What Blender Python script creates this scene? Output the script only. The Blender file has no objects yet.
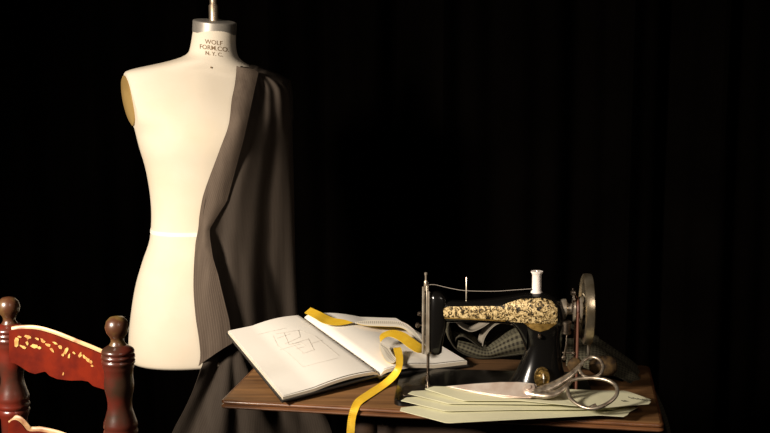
import bpy, bmesh, math, random
from math import sin, cos, pi, radians, sqrt
from mathutils import Vector, Matrix, noise
random.seed(4)
S = bpy.context.scene
COL = S.collection
# ------------------------------------------------------------------ camera
PITCH = radians(8.6); FPX = 1100.0; CZ = 1.494
cd = bpy.data.cameras.new('camera'); cam = bpy.data.objects.new('camera', cd); COL.objects.link(cam)
cam.location = (0, 0, CZ); cam.rotation_euler = (radians(90) - PITCH, 0, 0)
cd.sensor_width = 36; cd.lens = FPX / 770 * 36; cd.clip_start = .05
S.camera = cam
# ------------------------------------------------------------------ world, light, exposure
w = bpy.data.worlds.new('world'); S.world = w; w.use_nodes = True
w.node_tree.nodes['Background'].inputs[0].default_value = (.9, .8, .7, 1)
w.node_tree.nodes['Background'].inputs[1].default_value = .006

def area(name, loc, target, size, power, col, spread=180, size_y=None):
    l = bpy.data.lights.new(name, 'AREA'); l.energy = power; l.color = col
    l.shape = 'RECTANGLE'; l.size = size; l.size_y = size_y or size; l.spread = radians(spread)
    o = bpy.data.objects.new(name, l); COL.objects.link(o); o.location = loc
    o.rotation_euler = (Vector(target) - Vector(loc)).to_track_quat('-Z', 'Y').to_euler()
    return o
area('key_softbox', (-1.85, .5, 2.0), (-.15, 2.6, .98), .40, 25, (1, .88, .74), 60)
area('fill_softbox', (.9, -.2, 2.5), (0, 2.5, .9),   .8, 1.6, (1, .84, .72), 60)
S.view_settings.view_transform = 'Standard'; S.view_settings.look = 'None'
S.view_settings.gamma = 1; S.view_settings.use_curve_mapping = False
S.view_settings.exposure = 0

# ------------------------------------------------------------------ pixel helpers (real points in the room)
def ray(px, py):
    x = (px - 385) / FPX; y = -(py - 216.5) / FPX
    return Vector((x, cos(PITCH) + y * sin(PITCH), -sin(PITCH) + y * cos(PITCH)))
C0 = Vector((0, 0, CZ))
def at(px, py, z): d = ray(px, py); return C0 + d * ((z - CZ) / d.z)
def aty(px, py, Y): d = ray(px, py); return C0 + d * (Y / d.y)
def proj(p):
    d = p - C0; a = d.y * cos(PITCH) - d.z * sin(PITCH)
    return 385 + FPX * d.x / a, 216.5 - FPX * (d.z * cos(PITCH) + d.y * sin(PITCH)) / a
def onplane(px, py, P, n):
    d = ray(px, py); return C0 + d * ((P - C0).dot(n) / d.dot(n))

# ------------------------------------------------------------------ materials
def mat(name, col, rough=.6, metal=0, col2=None, scale=20, stretch=(1, 1, 1), bump=0, bscale=200, lo=.35, hi=.65, spec=.5, coat=0, detail=5, sheen=0):
    m = bpy.data.materials.new(name); m.use_nodes = True; nt = m.node_tree; N = nt.nodes; L = nt.links
    b = N['Principled BSDF']; b.inputs['Base Color'].default_value = (*col, 1)
    b.inputs['Roughness'].default_value = rough; b.inputs['Metallic'].default_value = metal
    b.inputs['Specular IOR Level'].default_value = spec; b.inputs['Coat Weight'].default_value = coat
    b.inputs['Coat Roughness'].default_value = .15; b.inputs['Sheen Weight'].default_value = sheen
    tc = N.new('ShaderNodeTexCoord')
    if col2:
        mp = N.new('ShaderNodeMapping'); mp.inputs['Scale'].default_value = stretch
        nz = N.new('ShaderNodeTexNoise'); nz.inputs['Scale'].default_value = scale; nz.inputs['Detail'].default_value = detail
        r = N.new('ShaderNodeValToRGB'); r.color_ramp.elements[0].position = lo; r.color_ramp.elements[1].position = hi
        r.color_ramp.elements[0].color = (*col, 1); r.color_ramp.elements[1].color = (*col2, 1)
        L.new(tc.outputs['Object'], mp.inputs[0]); L.new(mp.outputs[0], nz.inputs[0]); L.new(nz.outputs[0], r.inputs[0]); L.new(r.outputs[0], b.inputs['Base Color'])
    if bump:
        n2 = N.new('ShaderNodeTexNoise'); n2.inputs['Scale'].default_value = bscale; n2.inputs['Detail'].default_value = 4
        bp = N.new('ShaderNodeBump'); bp.inputs['Strength'].default_value = bump; bp.inputs['Distance'].default_value = .002
        L.new(tc.outputs['Object'], n2.inputs[0]); L.new(n2.outputs[0], bp.inputs['Height']); L.new(bp.outputs[0], b.inputs['Normal'])
    return m

def uvstripes(m, axis, freq, lo, hi, c, fac=.8, also=None):
    """mixes thin printed / woven stripes of colour c into the base colour, running across a UV axis"""
    nt = m.node_tree; N = nt.nodes; L = nt.links; b = N['Principled BSDF']
    uv = N.new('ShaderNodeUVMap'); sp = N.new('ShaderNodeSeparateXYZ'); L.new(uv.outputs[0], sp.inputs[0])
    def mm(op, a, v):
        n = N.new('ShaderNodeMath'); n.operation = op
        (L.new(a, n.inputs[0]) if not isinstance(a, (int, float)) else setattr(n.inputs[0], 'default_value', a))
        (L.new(v, n.inputs[1]) if not isinstance(v, (int, float)) else setattr(n.inputs[1], 'default_value', v))
        return n.outputs[0]
    f = mm('FRACT', mm('MULTIPLY', sp.outputs[axis], freq), 0)
    g = mm('MULTIPLY', mm('GREATER_THAN', f, lo), mm('LESS_THAN', f, hi))
    if also:
        ax, a, bb = also
        g = mm('MULTIPLY', g, mm('MULTIPLY', mm('GREATER_THAN', sp.outputs[ax], a), mm('LESS_THAN', sp.outputs[ax], bb)))
    g = mm('MULTIPLY', g, fac)
    mx = N.new('ShaderNodeMix'); mx.data_type = 'RGBA'; L.new(g, mx.inputs[0])
    inp = b.inputs['Base Color']
    if inp.is_linked: L.new(inp.links[0].from_socket, mx.inputs[6])
    else: mx.inputs[6].default_value = inp.default_value
    mx.inputs[7].default_value = (*c, 1); L.new(mx.outputs[2], inp)
    return m

M = {}
M['form'] = mat('form_linen', (.60, .533, .43), .8, col2=(.56, .48, .355), scale=5, bump=.15, bscale=500, lo=.4, hi=.75)
M['tape_cream'] = mat('waist_tape', (.70, .66, .57), .8)
M['plate'] = mat('arm_plate', (.32, .21, .07), .6, col2=(.24, .15, .045), scale=14)
M['steel'] = mat('brushed_steel', (.50, .46, .40), .4, .7, col2=(.36, .33, .29), scale=30)
M['pipe'] = mat('pipe_steel', (.45, .36, .26), .4, .9)
M['ink'] = mat('stamp_ink', (.16, .10, .05), .8)
M['iron'] = mat('dark_iron', (.02, .018, .016), .5, .6)
M['suit'] = mat('charcoal_suiting', (.030, .0225, .017), .8, col2=(.040, .031, .024), scale=60, stretch=(1, 1, .05), bump=.25, bscale=900, spec=.12)
uvstripes(M['suit'], 0, 150, .0, .14, (.055, .043, .033), .8)
M['suit_lit'] = mat('suiting_lit_copy', (.058, .042, .031), .8, col2=(.082, .061, .045), scale=60, stretch=(1, 1, .05), bump=.25, bscale=900, spec=.15)  # lighter copy of the suiting; light on the turned-back strip put into colour
uvstripes(M['suit_lit'], 0, 150, .0, .14, (.13, .10, .078), .7)
M['velvet'] = mat('black_backdrop', (.0009, .0007, .0006), .95, col2=(.0014, .0011, .0009), scale=3, spec=0)
M['floor'] = mat('dark_boards', (.012, .010, .008), .8, col2=(.02, .016, .012), scale=8, spec=.2)
M['wall'] = mat('dark_wall', (.010, .009, .008), .9, spec=.1)
M['wood'] = mat('brown_table_wood', (.075, .034, .012), .55, col2=(.24, .118, .042), scale=9, stretch=(.35, 6, 6), bump=.2, bscale=120, lo=.3, hi=.75, coat=.15)
M['woodedge'] = mat('moulded_table_edge', (.07, .026, .010), .4, col2=(.20, .082, .03), scale=12, stretch=(.6, 5, 5), lo=.3, hi=.7, coat=.2)
M['darkwood'] = mat('dark_table_frame', (.03, .016, .009), .6, col2=(.05, .025, .012), scale=9, stretch=(.35, 6, 6))
M['redwood'] = mat('worn_red_paint', (.10, .012, .006), .3, col2=(.045, .016, .010), scale=16, bump=.12, bscale=90, lo=.42, hi=.62, coat=.3)
M['brownpost'] = mat('worn_brown_red_post', (.075, .012, .007), .3, col2=(.032, .016, .009), scale=20, bump=.12, bscale=70, lo=.35, hi=.6, coat=.3)
M['finial'] = mat('worn_gilt_finial', (.15, .10, .028), .34, col2=(.06, .022, .010), scale=28, lo=.35, hi=.62, coat=.3)
M['worn_edge'] = mat('rubbed_gilt_edge', (.42, .27, .13), .45, col2=(.16, .05, .02), scale=30, lo=.45, hi=.7)
M['rail'] = mat('red_rail_paint', (.115, .010, .003), .6, col2=(.065, .006, .003), scale=28, bump=.15, bscale=120, spec=.06)
M['gilt'] = mat('gilt_painting', (.62, .38, .12), .45, .2, col2=(.35, .14, .04), scale=80, lo=.4, hi=.65)
M['rush'] = mat('rush_seat', (.16, .10, .045), .8, col2=(.09, .05, .02), scale=40)
M['page'] = mat('cream_paper', (.66, .63, .57), .85, col2=(.64, .60, .535), scale=6)
M['pageedge'] = mat('page_edges', (.62, .55, .43), .9, col2=(.45, .39, .3), scale=300, stretch=(.05, .05, 6))
M['cover'] = mat('black_book_cover', (.012, .010, .009), .5, bump=.2, bscale=300)
M['pencil'] = mat('pencil_line', (.50, .46, .40), .8)
M['yellow'] = mat('yellow_tape', (.76, .49, .035), .5, col2=(.70, .42, .02), scale=60)
uvstripes(M['yellow'], 0, 220, .0, .16, (.25, .12, .01), .55, also=(1, .70, 1.0))
M['tapeback'] = mat('white_tape_back', (.72, .66, .54), .5)
uvstripes(M['tapeback'], 0, 200, .0, .35, (.06, .05, .05), .85, also=(1, .40, .85))
M['japan'] = mat('black_japanned_iron', (.004, .0036, .0032), .2, coat=.2, spec=.35)
M['chrome'] = mat('worn_nickel', (.52, .46, .37), .30, .7, col2=(.34, .28, .21), scale=40)
M['dullmetal'] = mat('tarnished_metal', (.22, .18, .14), .38, 1, col2=(.12, .09, .07), scale=60)
M['brass'] = mat('old_brass', (.36, .23, .07), .4, .9, col2=(.12, .075, .02), scale=160, bump=.8, bscale=260, lo=.4, hi=.6)
M['gold'] = mat('gold_transfer', (.66, .50, .24), .42, .25, col2=(.03, .02, .008), scale=260, bump=.3, bscale=300, lo=.48, hi=.66, detail=6)
_n = M['gold'].node_tree.nodes
for nd in _n:
    if nd.type == 'VALTORGB':
        e = nd.color_ramp.elements; e[0].position = .46; e[0].color = (.010, .007, .003, 1); e[1].position = .57; e[1].color = (.72, .56, .29, 1)
        q_ = e.new(.49); q_.color = (.30, .19, .06, 1)
    if nd.type == 'TEX_NOISE' and nd.inputs['Scale'].default_value < 290: nd.inputs['Distortion'].default_value = 1.6; nd.inputs['Scale'].default_value = 120; nd.inputs['Roughness'].default_value = .7
M['wheel'] = mat('nickel_wheel', (.62, .53, .38), .3, .92, col2=(.34, .27, .17), scale=35)
M['goldrim'] = mat('gold_transfer_band', (.42, .26, .07), .4, .7, col2=(.2, .12, .03), scale=120)
M['leather'] = mat('leather_belt', (.11, .040, .022), .55)
M['thread'] = mat('white_thread', (.80, .72, .66), .6, bump=.5, bscale=400)
M['thinthread'] = mat('grey_thread', (.30, .26, .22), .6)
M['crankwood'] = mat('worn_brown_knob', (.085, .05, .018), .75, spec=.15, col2=(.016, .010, .006), scale=70, bump=.3, bscale=200)
M['scissors'] = mat('shear_steel', (.86, .76, .66), .30, .6, col2=(.62, .48, .39), scale=25)
M['shank'] = mat('worn_shear_handle', (.52, .45, .35), .32, .8, col2=(.20, .15, .11), scale=90)
M['green'] = mat('pale_green_card', (.66, .64, .435), .8, col2=(.62, .60, .41), scale=12)
M['mark'] = mat('printed_marks', (.06, .06, .05), .8)
# woven check
m = mat('checked_wool', (.016, .014, .010), .85, spec=.15)
uvstripes(m, 0, 1.0, .0, .5, (.055, .05, .034), 1)
uvstripes(m, 1, 1.0, .0, .5, (.12, .11, .07), .5)
M['check'] = m
M['lining'] = mat('grey_lining', (.17, .15, .12), .6, spec=.3)

# ------------------------------------------------------------------ mesh builder
class MB:
    def __init__(s): s.v = []; s.f = []; s.m = []; s.uv = []
    def add(s, pts): i = len(s.v); s.v += [Vector(p) for p in pts]; return i
    def face(s, idx, mi=0, uv=None): s.f.append(idx); s.m.append(mi); s.uv.append(uv)
    def grid(s, rows, cu=False, cv=False, mi=0, uvs=None, caps=False, flip=False):
        R = len(rows); K = len(rows[0]); i0 = s.add([p for r in rows for p in r])
        for a in range(R if cv else R - 1):
            for b in range(K if cu else K - 1):
                a2 = (a + 1) % R; b2 = (b + 1) % K
                q = [i0 + a * K + b, i0 + a * K + b2, i0 + a2 * K + b2, i0 + a2 * K + b]
                u = None
                if uvs: u = [uvs(a, b), uvs(a, b + 1), uvs(a + 1, b + 1), uvs(a + 1, b)]
                if flip: q = q[::-1]; u = u[::-1] if u else None
                s.face(q, mi, u)
        if caps:
            s.face([i0 + b for b in range(K)][::-1] if not flip else [i0 + b for b in range(K)], mi)
            s.face([i0 + (R - 1) * K + b for b in range(K)] if not flip else [i0 + (R - 1) * K + b for b in range(K)][::-1], mi)
        return s
    def sheet(s, rows, th, mi=0, mi2=None, uvs=None):
        """solid sheet: rows grid given thickness along its normals"""
        R = len(rows); K = len(rows[0]); rows = [[Vector(p) for p in r] for r in rows]
        nr = []
        for a in range(R):
            r = []
            for b in range(K):
                du = rows[a][min(b + 1, K - 1)] - rows[a][max(b - 1, 0)]
                dv = rows[min(a + 1, R - 1)][b] - rows[max(a - 1, 0)][b]
                n = du.cross(dv); n = n.normalized() if n.length > 1e-12 else Vector((0, 0, 1)); r.append(n)
            nr.append(r)
        low = [[rows[a][b] - nr[a][b] * th for b in range(K)] for a in range(R)]
        s.grid(rows, mi=mi, uvs=uvs); s.grid(low, mi=mi if mi2 is None else mi2, uvs=uvs, flip=True)
        e = MB.edgestrip
        e(s, rows[0], low[0], mi, True); e(s, rows[-1], low[-1], mi, False)
        e(s, [r[0] for r in rows], [r[0] for r in low], mi, False); e(s, [r[-1] for r in rows], [r[-1] for r in low], mi, True)
        return s
    def edgestrip(s, A, B, mi, fl):
        s.grid([A, B], mi=mi, flip=not fl, uvs=lambda a, b: (.5, .5))
    def lathe(s, prof, c=(0, 0, 0), axis='z', seg=24, mi=0, mtx=None):
        rows = []
        for r, h in prof:
            row = []
            for k in range(seg):
                t = 2 * pi * k / seg; a, b = r * cos(t), r * sin(t)
                p = Vector((a, b, h)) if axis == 'z' else Vector((h, a, b)) if axis == 'x' else Vector((b, h, a))
                if mtx: p = mtx @ p
                row.append(Vector(c) + p)
            rows.append(row)
        return s.grid(rows, cu=True, mi=mi, caps=True)
    def tube(s, path, rad, seg=10, mi=0, closed=False, flat=1, up=(0, 0, 1)):
        path = [Vector(p) for p in path]; n = len(path); rows = []
        R = rad if isinstance(rad, (list, tuple)) else [rad] * n
        for i, p in enumerate(path):
            t = (path[(i + 1) % n] - path[i - 1]) if closed else (path[min(i + 1, n - 1)] - path[max(i - 1, 0)])
            t.normalize(); u = Vector(up); a = t.cross(u)
            if a.length < .05: a = t.cross(Vector((1, 0, 0)))
            a.normalize(); b = a.cross(t)
            rows.append([p + a * R[i] * cos(2 * pi * k / seg) + b * R[i] * flat * sin(2 * pi * k / seg) for k in range(seg)])
        return s.grid(rows, cu=True, cv=closed, mi=mi, caps=not closed)
    def box(s, c, d, rz=0, mi=0, mtx=None):
        x, y, z = d[0] / 2, d[1] / 2, d[2] / 2; q = []
        for k in ((-x, -y, -z), (x, -y, -z), (x, y, -z), (-x, y, -z), (-x, -y, z), (x, -y, z), (x, y, z), (-x, y, z)):
            p = Matrix.Rotation(rz, 3, 'Z') @ Vector(k)
            if mtx: p = mtx @ p
            q.append(Vector(c) + p)
        i = s.add(q)
        for f in ((0, 3, 2, 1), (4, 5, 6, 7), (0, 1, 5, 4), (1, 2, 6, 5), (2, 3, 7, 6), (3, 0, 4, 7)): s.face([i + k for k in f], mi)
        return s
    def prism(s, low, high, mi=0):
        n = len(low); i = s.add(low); j = s.add(high)
        s.face([i + k for k in range(n)][::-1], mi); s.face([j + k for k in range(n)], mi)
        for k in range(n): s.face([i + k, i + (k + 1) % n, j + (k + 1) % n, j + k], mi)
        return s
    def build(s, name, mats, parent=None, smooth=True, bevel=0, angle=35, tf=None, loc=None):
        mats = mats if isinstance(mats, list) else [mats]
        off = Vector(loc) if loc is not None else Vector((0, 0, 0))
        q = parent
        while q is not None: off = off + q.location; q = q.parent
        vs = [(tf(v) if tf else v) - off for v in s.v]
        me = bpy.data.meshes.new(name); me.from_pydata([tuple(v) for v in vs], [], s.f)
        for m_ in mats: me.materials.append(m_)
        me.polygons.foreach_set('material_index', s.m)
        if any(s.uv):
            ul = me.uv_layers.new(name='UVMap'); k = 0
            for f, u in zip(s.f, s.uv):
                for c in range(len(f)):
                    ul.data[k].uv = u[c] if u else (0.5, 0.5)
                    k += 1
        bm = bmesh.new(); bm.from_mesh(me); bmesh.ops.recalc_face_normals(bm, faces=bm.faces); bm.to_mesh(me); bm.free()
        if smooth:
            me.polygons.foreach_set('use_smooth', [True] * len(me.polygons)); me.set_sharp_from_angle(angle=radians(angle))
        o = bpy.data.objects.new(name, me); COL.objects.link(o)
        if loc is not None: o.location = loc
        if parent is not None: o.parent = parent
        if bevel:
            b = o.modifiers.new('bevel', 'BEVEL'); b.width = bevel; b.segments = 2; b.limit_method = 'ANGLE'
        return o

def tag(o, label=None, cat=None, group=None, kind=None):
    if label: o['label'] = label
    if cat: o['category'] = cat
    if group: o['group'] = group
    if kind: o['kind'] = kind
    return o
def empty(name, loc, label, cat, group=None):
    o = bpy.data.objects.new(name, None); COL.objects.link(o); o.location = loc; o.empty_display_size = .05
    return tag(o, label, cat, group)
def interp(tab, x):
    if x <= tab[0][0]: return tab[0][1:] if len(tab[0]) > 2 else tab[0][1]
    for a, b in zip(tab, tab[1:]):
        if x <= b[0]:
            t = (x - a[0]) / (b[0] - a[0]); r = tuple(p + (q - p) * t for p, q in zip(a[1:], b[1:]))
            return r if len(r) > 1 else r[0]
    return tab[-1][1:] if len(tab[-1]) > 2 else tab[-1][1]
def smoothtab(tab, x):
    """Catmull-Rom through table rows (x, v0, v1...)"""
    n = len(tab)
    if x <= tab[0][0]: return tuple(tab[0][1:])
    if x >= tab[-1][0]: return tuple(tab[-1][1:])
    for i in range(n - 1):
        if x <= tab[i + 1][0]:
            p0, p1, p2, p3 = tab[max(i - 1, 0)], tab[i], tab[i + 1], tab[min(i + 2, n - 1)]
            h = p2[0] - p1[0]; t = (x - p1[0]) / h; out = []
            for k in range(1, len(p1)):
                m1 = (p2[k] - p0[k]) / max(p2[0] - p0[0], 1e-9) * h; m2 = (p3[k] - p1[k]) / max(p3[0] - p1[0], 1e-9) * h
                out.append((2 * t**3 - 3 * t**2 + 1) * p1[k] + (t**3 - 2 * t**2 + t) * m1 + (-2 * t**3 + 3 * t**2) * p2[k] + (t**3 - t**2) * m2)
            return tuple(out)
def spline(pts, n, closed=False):
    pts = [Vector(p) for p in pts]; N = len(pts); out = []
    segs = N if closed else N - 1
    for i in range(segs):
        p0 = pts[(i - 1) % N] if closed else pts[max(i - 1, 0)]
        p1 = pts[i]; p2 = pts[(i + 1) % N]; p3 = pts[(i + 2) % N] if closed else pts[min(i + 2, N - 1)]
        for k in range(n):
            t = k / n
            out.append(.5 * ((2 * p1) + (p2 - p0) * t + (2 * p0 - 5 * p1 + 4 * p2 - p3) * t * t + (3 * p1 - p0 - 3 * p2 + p3) * t**3))
    if not closed: out.append(pts[-1])
    return out

# ================================================================== SETTING
tag(MB().box((0, 1.8, -.02), (6, 5.4, .04)).build('floor', M['floor'], smooth=False), kind='structure')
tag(MB().box((0, 4.2, 1.45), (6, .08, 2.9)).build('wall_back', M['wall'], smooth=False), kind='structure')
b = MB(); rows = []
for j in range(26):
    z = .015 + 2.75 * j / 25; r = []
    for i in range(421):
        x = -2.9 + 5.8 * i / 420
        ph = x + .05 * noise.noise(Vector((x * 2, z * .5, 0)))
        y = 3.75 + .035 * sin(ph * 21 + 1.3 * noise.noise(Vector((x, z * .4, 3)))) + .06 * noise.noise(Vector((x * 3, z * .35, 5))) + .015 * sin(ph * 53)
        r.append((x, y, z))
    rows.append(r)
bd = b.sheet(rows[::-1], .003).build('backdrop_curtain', M['velvet'])
tag(bd, 'black cloth backdrop hanging in soft vertical folds behind everything', 'curtain')

# ================================================================== DRESS FORM
FY = 2.88; PHI = radians(20); AXX = aty(209, 228, FY).x
# py, left silhouette px, right silhouette px, depth half (m), y offset
FT = [(30, 193, 236, .056, .0), (45, 190.5, 236, .057, .0), (52, 188.5, 237, .058, .0), (56, 183.5, 240.5, .060, .0), (60, 172, 252, .064, 0), (64, 155, 262, .070, .005),
      (67, 140, 271, .073, .008), (70, 128, 280, .075, .01), (73, 124, 284, .078, .01), (80, 124, 286, .085, .008), (92, 126, 286, .097, .003), (110, 130, 284, .113, -.004), (127, 134.5, 280, .122, -.008),
      (145, 139, 278, .122, -.006), (165, 145, 272, .115, 0), (189, 149.5, 268, .106, .004), (208, 151.2, 267, .102, .006), (225, 151, 267, .101, .006), (240, 149, 268, .104, .004), (258, 142.5, 274, .112, 0), (284, 135, 280, .121, 0),
      (322, 129.5, 285, .128, 0), (345, 128.5, 286, .130, 0), (352, 129.5, 285, .129, 0), (356, 131, 283.5, .127, 0)]
def fsec0(py):
    l, r, bd_, yo = smoothtab(FT, py)
    P = aty(l, py, FY); Q = aty(r, py, FY)
    cx = (P.x + Q.x) / 2; wv = (Q.x - P.x) / 2
    a = sqrt(max(wv * wv - (bd_ * sin(PHI))**2, 1e-4)) / cos(PHI)
    return cx, a, bd_, yo, P.z
FIT = {}
def ringpts(cx, a, bb, yo, z, flat, n, seg, grow):
    out = []; pr_ = 216.5 - (z - aty(385, 216.5, FY).z) * FPX / 2.93
    zrow = max(0, min(1, (pr_ - 54) / 10)) * max(0, min(1, (160 - pr_) / 70))
    for k in range(seg):
        t = 2 * pi * k / seg; c, s_ = cos(t), sin(t)
        x = (abs(c)**(2 / n)) * (1 if c > 0 else -1) * (a * flat + grow); y = (abs(s_)**(2 / n)) * (1 if s_ > 0 else -1) * (bb + grow)
        sl = .12 * min(1, (flat - 1) / .08)
        x = max(-a - grow - sl * y, min(a + grow, x)); y += yo
        X = cx + x * cos(PHI) - y * sin(PHI)
        wz = zrow * 8.0 * 2.93 / FPX * max(0, min(1, (X - AXX - .01) / .09)) ** .8
        out.append(Vector((X, FY + x * sin(PHI) + y * cos(PHI), z - wz)))
    return out
def fitsec(py):
    """section whose real outline spans the measured silhouette"""
    key = round(py, 2)
    if key in FIT: return FIT[key]
    l, r, bb, yo = smoothtab(FT, py); cx, a, bb, yo, z = fsec0(py)
    flat = 1 + .16 * sin(pi * (py - 71) / 57) if 71 < py < 128 else 1.0
    n = 2.15 if py > 60 else 2.0
    for _ in range(5):
        P = [proj(p)[0] for p in ringpts(cx, a, bb, yo, z, flat, n, 40, 0)]
        k = 2.93 / FPX; el = l - min(P); er = r - max(P)
        cx += (el + er) / 2 * k; a += (er - el) / 2 * k
    if 73 < py < 128 and key not in (73.0, 128.0):
        A_, B_ = fitsec(73), fitsec(128); t = (py - 73) / 55
        cl_ = A_[0] - A_[1] * cos(PHI) + (B_[0] - B_[1] * cos(PHI) - A_[0] + A_[1] * cos(PHI)) * t - .003 * sin(pi * t)
        cr_ = cx + a * cos(PHI); cx = (cl_ + cr_) / 2; a = (cr_ - cl_) / 2 / cos(PHI)
    FIT[key] = (cx, a, bb, yo, z, flat, n); return FIT[key]
def fsec(py): return fitsec(py)[:5]
def frow(py, seg=72, grow=0):
    cx, a, bb, yo, z, flat, n = fitsec(py)
    return ringpts(cx, a, bb, yo, z, flat, n, seg, grow)
def form_front(x, py, grow=0):
    """front surface depth of the torso at world x, row py (None outside)"""
    r = frow(py, 48, grow); best = None
    for i in range(48):
        p, q = r[i], r[(i + 1) % 48]
        if min(p.x, q.x) <= x <= max(p.x, q.x) and abs(q.x - p.x) > 1e-9:
            y = p.y + (q.y - p.y) * (x - p.x) / (q.x - p.x)
            if best is None or y < best: best = y
    return best
form = empty('dress_form', (AXX, FY, 0), 'cream linen dress form with metal neck cap, left half under charcoal cloth', 'dress form')
pys = [30, 36, 42, 47, 51, 53, 55, 57, 59, 61, 63, 65, 67, 69, 71, 73, 76, 80, 86] + list(range(92, 349, 6)) + [350, 353]
rows = [frow(p) for p in pys][::-1]
# rounded bottom edge turning inward
bot = rows[0]; cxb = sum((p for p in bot), Vector()) / len(bot)
turn = [[cxb + (p - cxb) * s_ + Vector((0, 0, -d)) for p in bot] for s_, d in ((.80, .010), (.93, .0095), (.975, .006), (.995, .002))]
tb = MB().grid(turn + rows, cu=True, caps=True)
torso = tb.build('torso', M['form'], form)
# waist tape
def band(py0, py1, lift):
    rr = []
    for p, g in ((py1, 0), (py1, lift), (py0, lift), (py0, 0)): rr.append(frow(p, 72, g))
    return MB().grid(rr, cu=True)
band(226.5, 230.5, .0012).build('waist_tape', M['tape_cream'], form)
# neck cap
nc = aty(214.5, 27, FY); R0 = .0545
tilt = Matrix.Rotation(radians(5), 3, 'Y') @ Matrix.Rotation(radians(6), 3, 'X')
capo = MB().lathe([(R0, -.011), (R0 + .002, -.0105), (R0 + .002, .0175), (R0, .019), (R0 - .004, .020), (.012, .021)], nc + Vector((0, 0, -.004)), seg=48, mtx=tilt).build('neck_cap', M['steel'], form)
pc = aty(213.8, 20, FY)
MB().lathe([(.0125, -.02), (.0125, .036), (.0095, .041), (.0095, .060)], pc, seg=20).build('neck_post', M['pipe'], form)
MB().lathe([(.006, .055), (.006, .075), (.015, .082), (.018, .095), (.015, .108), (.004, .114)], pc, seg=20).build('finial', M['pipe'], form)
# stand
zb = bot[0].z
MB().lathe([(.016, .02), (.016, zb + .01)], (AXX, FY, 0), seg=16).build('stand_pole', M['iron'], form)
MB().lathe([(.19, 0.0), (.19, .012), (.15, .022), (.03, .035), (.022, .07)], (AXX, FY, 0), seg=40).build('stand_base', M['iron'], form)
# arm plate on the visible shoulder end
def platept(t, k):
    """k 0 centre..1 rim"""
    py = 99.5 - 24.5 * k * cos(t); cx, a, bb, yo, z = fsec(py)
    fl_ = .16 * sin(pi * (py - 71) / 57); sl = .12 * min(1, fl_ / .08)
    yy0 = .046 * k * sin(t) + .004; y = yo + yy0; x = -a - sl * yy0 - .0035 - .003 * (1 - k * k)
    return Vector((cx + x * cos(PHI) - y * sin(PHI), FY + x * sin(PHI) + y * cos(PHI), z))
pr = []
for k in (1.0, .96, .8, .6, .4, .2, .02): pr.append([platept(2 * pi * i / 40, k) for i in range(40)])
base_r = [p + Vector((cos(PHI), sin(PHI), 0)) * .007 for p in pr[0]]
MB().grid([base_r] + pr, cu=True, caps=True).build('arm_plate', M['plate'], form)
# neck stamp lettering
def text_on(name, lines, fn, m_, parent, size):
    mb = MB()
    for txt, u0, v0, sc in lines:
        cu = bpy.data.curves.new('t', 'FONT'); cu.body = txt; cu.size = size * sc; cu.align_x = 'CENTER'; cu.offset = .00012
        to = bpy.data.objects.new('t', cu); COL.objects.link(to)
        dg = bpy.context.evaluated_depsgraph_get(); me = bpy.data.meshes.new_from_object(to.evaluated_get(dg))
        i = mb.add([fn(u0 + v.co.x, v0 + v.co.y) for v in me.vertices])
        for p in me.polygons: mb.face([i + k for k in p.vertices])
        bpy.data.objects.remove(to); bpy.data.meshes.remove(me); bpy.data.curves.remove(cu)
    return mb.build(name, m_, parent, smooth=False)
zref = aty(217, 49, FY); sc_ = aty(218, 49, FY).x - zref.x
def neckfn(u, v):
    x = zref.x + u; z = zref.z + v - .12 * u; d = 49 - v / sc_
    y = form_front(x, max(31, min(58, d)), .0006)
    return Vector((x, y if y else FY, z))
text_on('neck_stamp', [('WOLF', 0, .0115, 1), ('FORM.CO.', 0, -.003, 1.02), ('N. Y. C.', .0005, -.0165, .85)], neckfn, M['ink'], form, .0155)
q = aty(215, 67, FY)
MB().lathe([(.0022, -.003), (.0022, .0), (.0008, .001)], (q.x, form_front(q.x, 67) - .001, q.z), axis='y', seg=10).build('pin', M['ink'], form)

# ================================================================== TABLE
A = at(220, 400, .75); Bp = at(664, 424, .75)
ux = (Bp - A).normalized(); uy = Vector((-ux.y, ux.x, 0)); TW = .93; TD = .425; TYAW = math.atan2(ux.y, ux.x)
def T(x, y, z): return A + ux * x + uy * y + Vector((0, 0, z - .75))
tbl = empty('table', T(TW / 2, TD / 2, 0), 'small brown wooden table with a moulded edge carrying the sewing machine', 'table')
def ring(o, z, x0=0, y0=0, x1=TW, y1=TD, r=.012):
    out = []
    for cx, cy, a0 in ((x0 + r, y0 + r, 180), (x1 - r, y0 + r, 270), (x1 - r, y1 - r, 0), (x0 + r, y1 - r, 90)):
        for k in range(5):
            t = radians(a0 + k * 22.5); out.append(T(cx + (r + o) * cos(t), cy + (r + o) * sin(t), z))
    return out
MB().grid([ring(-.012, .738), ring(-.006, .738), ring(-.0065, .7495), ring(-.008, .7502)], cu=True, caps=True).build('table_top', M['wood'], tbl, angle=30)
prof = [(-.02, .7375), (-.0052, .7490), (-.002, .7480), (0, .7455), (-.0005, .7425), (-.005, .7405), (-.0055, .7390), (-.001, .7375), (.001, .7345), (-.001, .7315), (-.006, .7300), (-.02, .7300)]
MB().grid([ring(o, z) for o, z in prof], cu=True, cv=True).build('edge_moulding', M['woodedge'], tbl, angle=50)
BX0, BX1, BY0, BY1 = .30, TW - .12, .10, TD - .035
for (cx, cy, lx, ly) in (((BX0 + BX1) / 2, BY0, BX1 - BX0 - .05, .018), ((BX0 + BX1) / 2, BY1, BX1 - BX0 - .05, .018), (BX0, (BY0 + BY1) / 2, .018, BY1 - BY0 - .05), (BX1, (BY0 + BY1) / 2, .018, BY1 - BY0 - .05)):
    MB().box(T(cx, cy, .685), (lx, ly, .091), TYAW).build('apron', M['darkwood'], tbl, bevel=.002)
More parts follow.
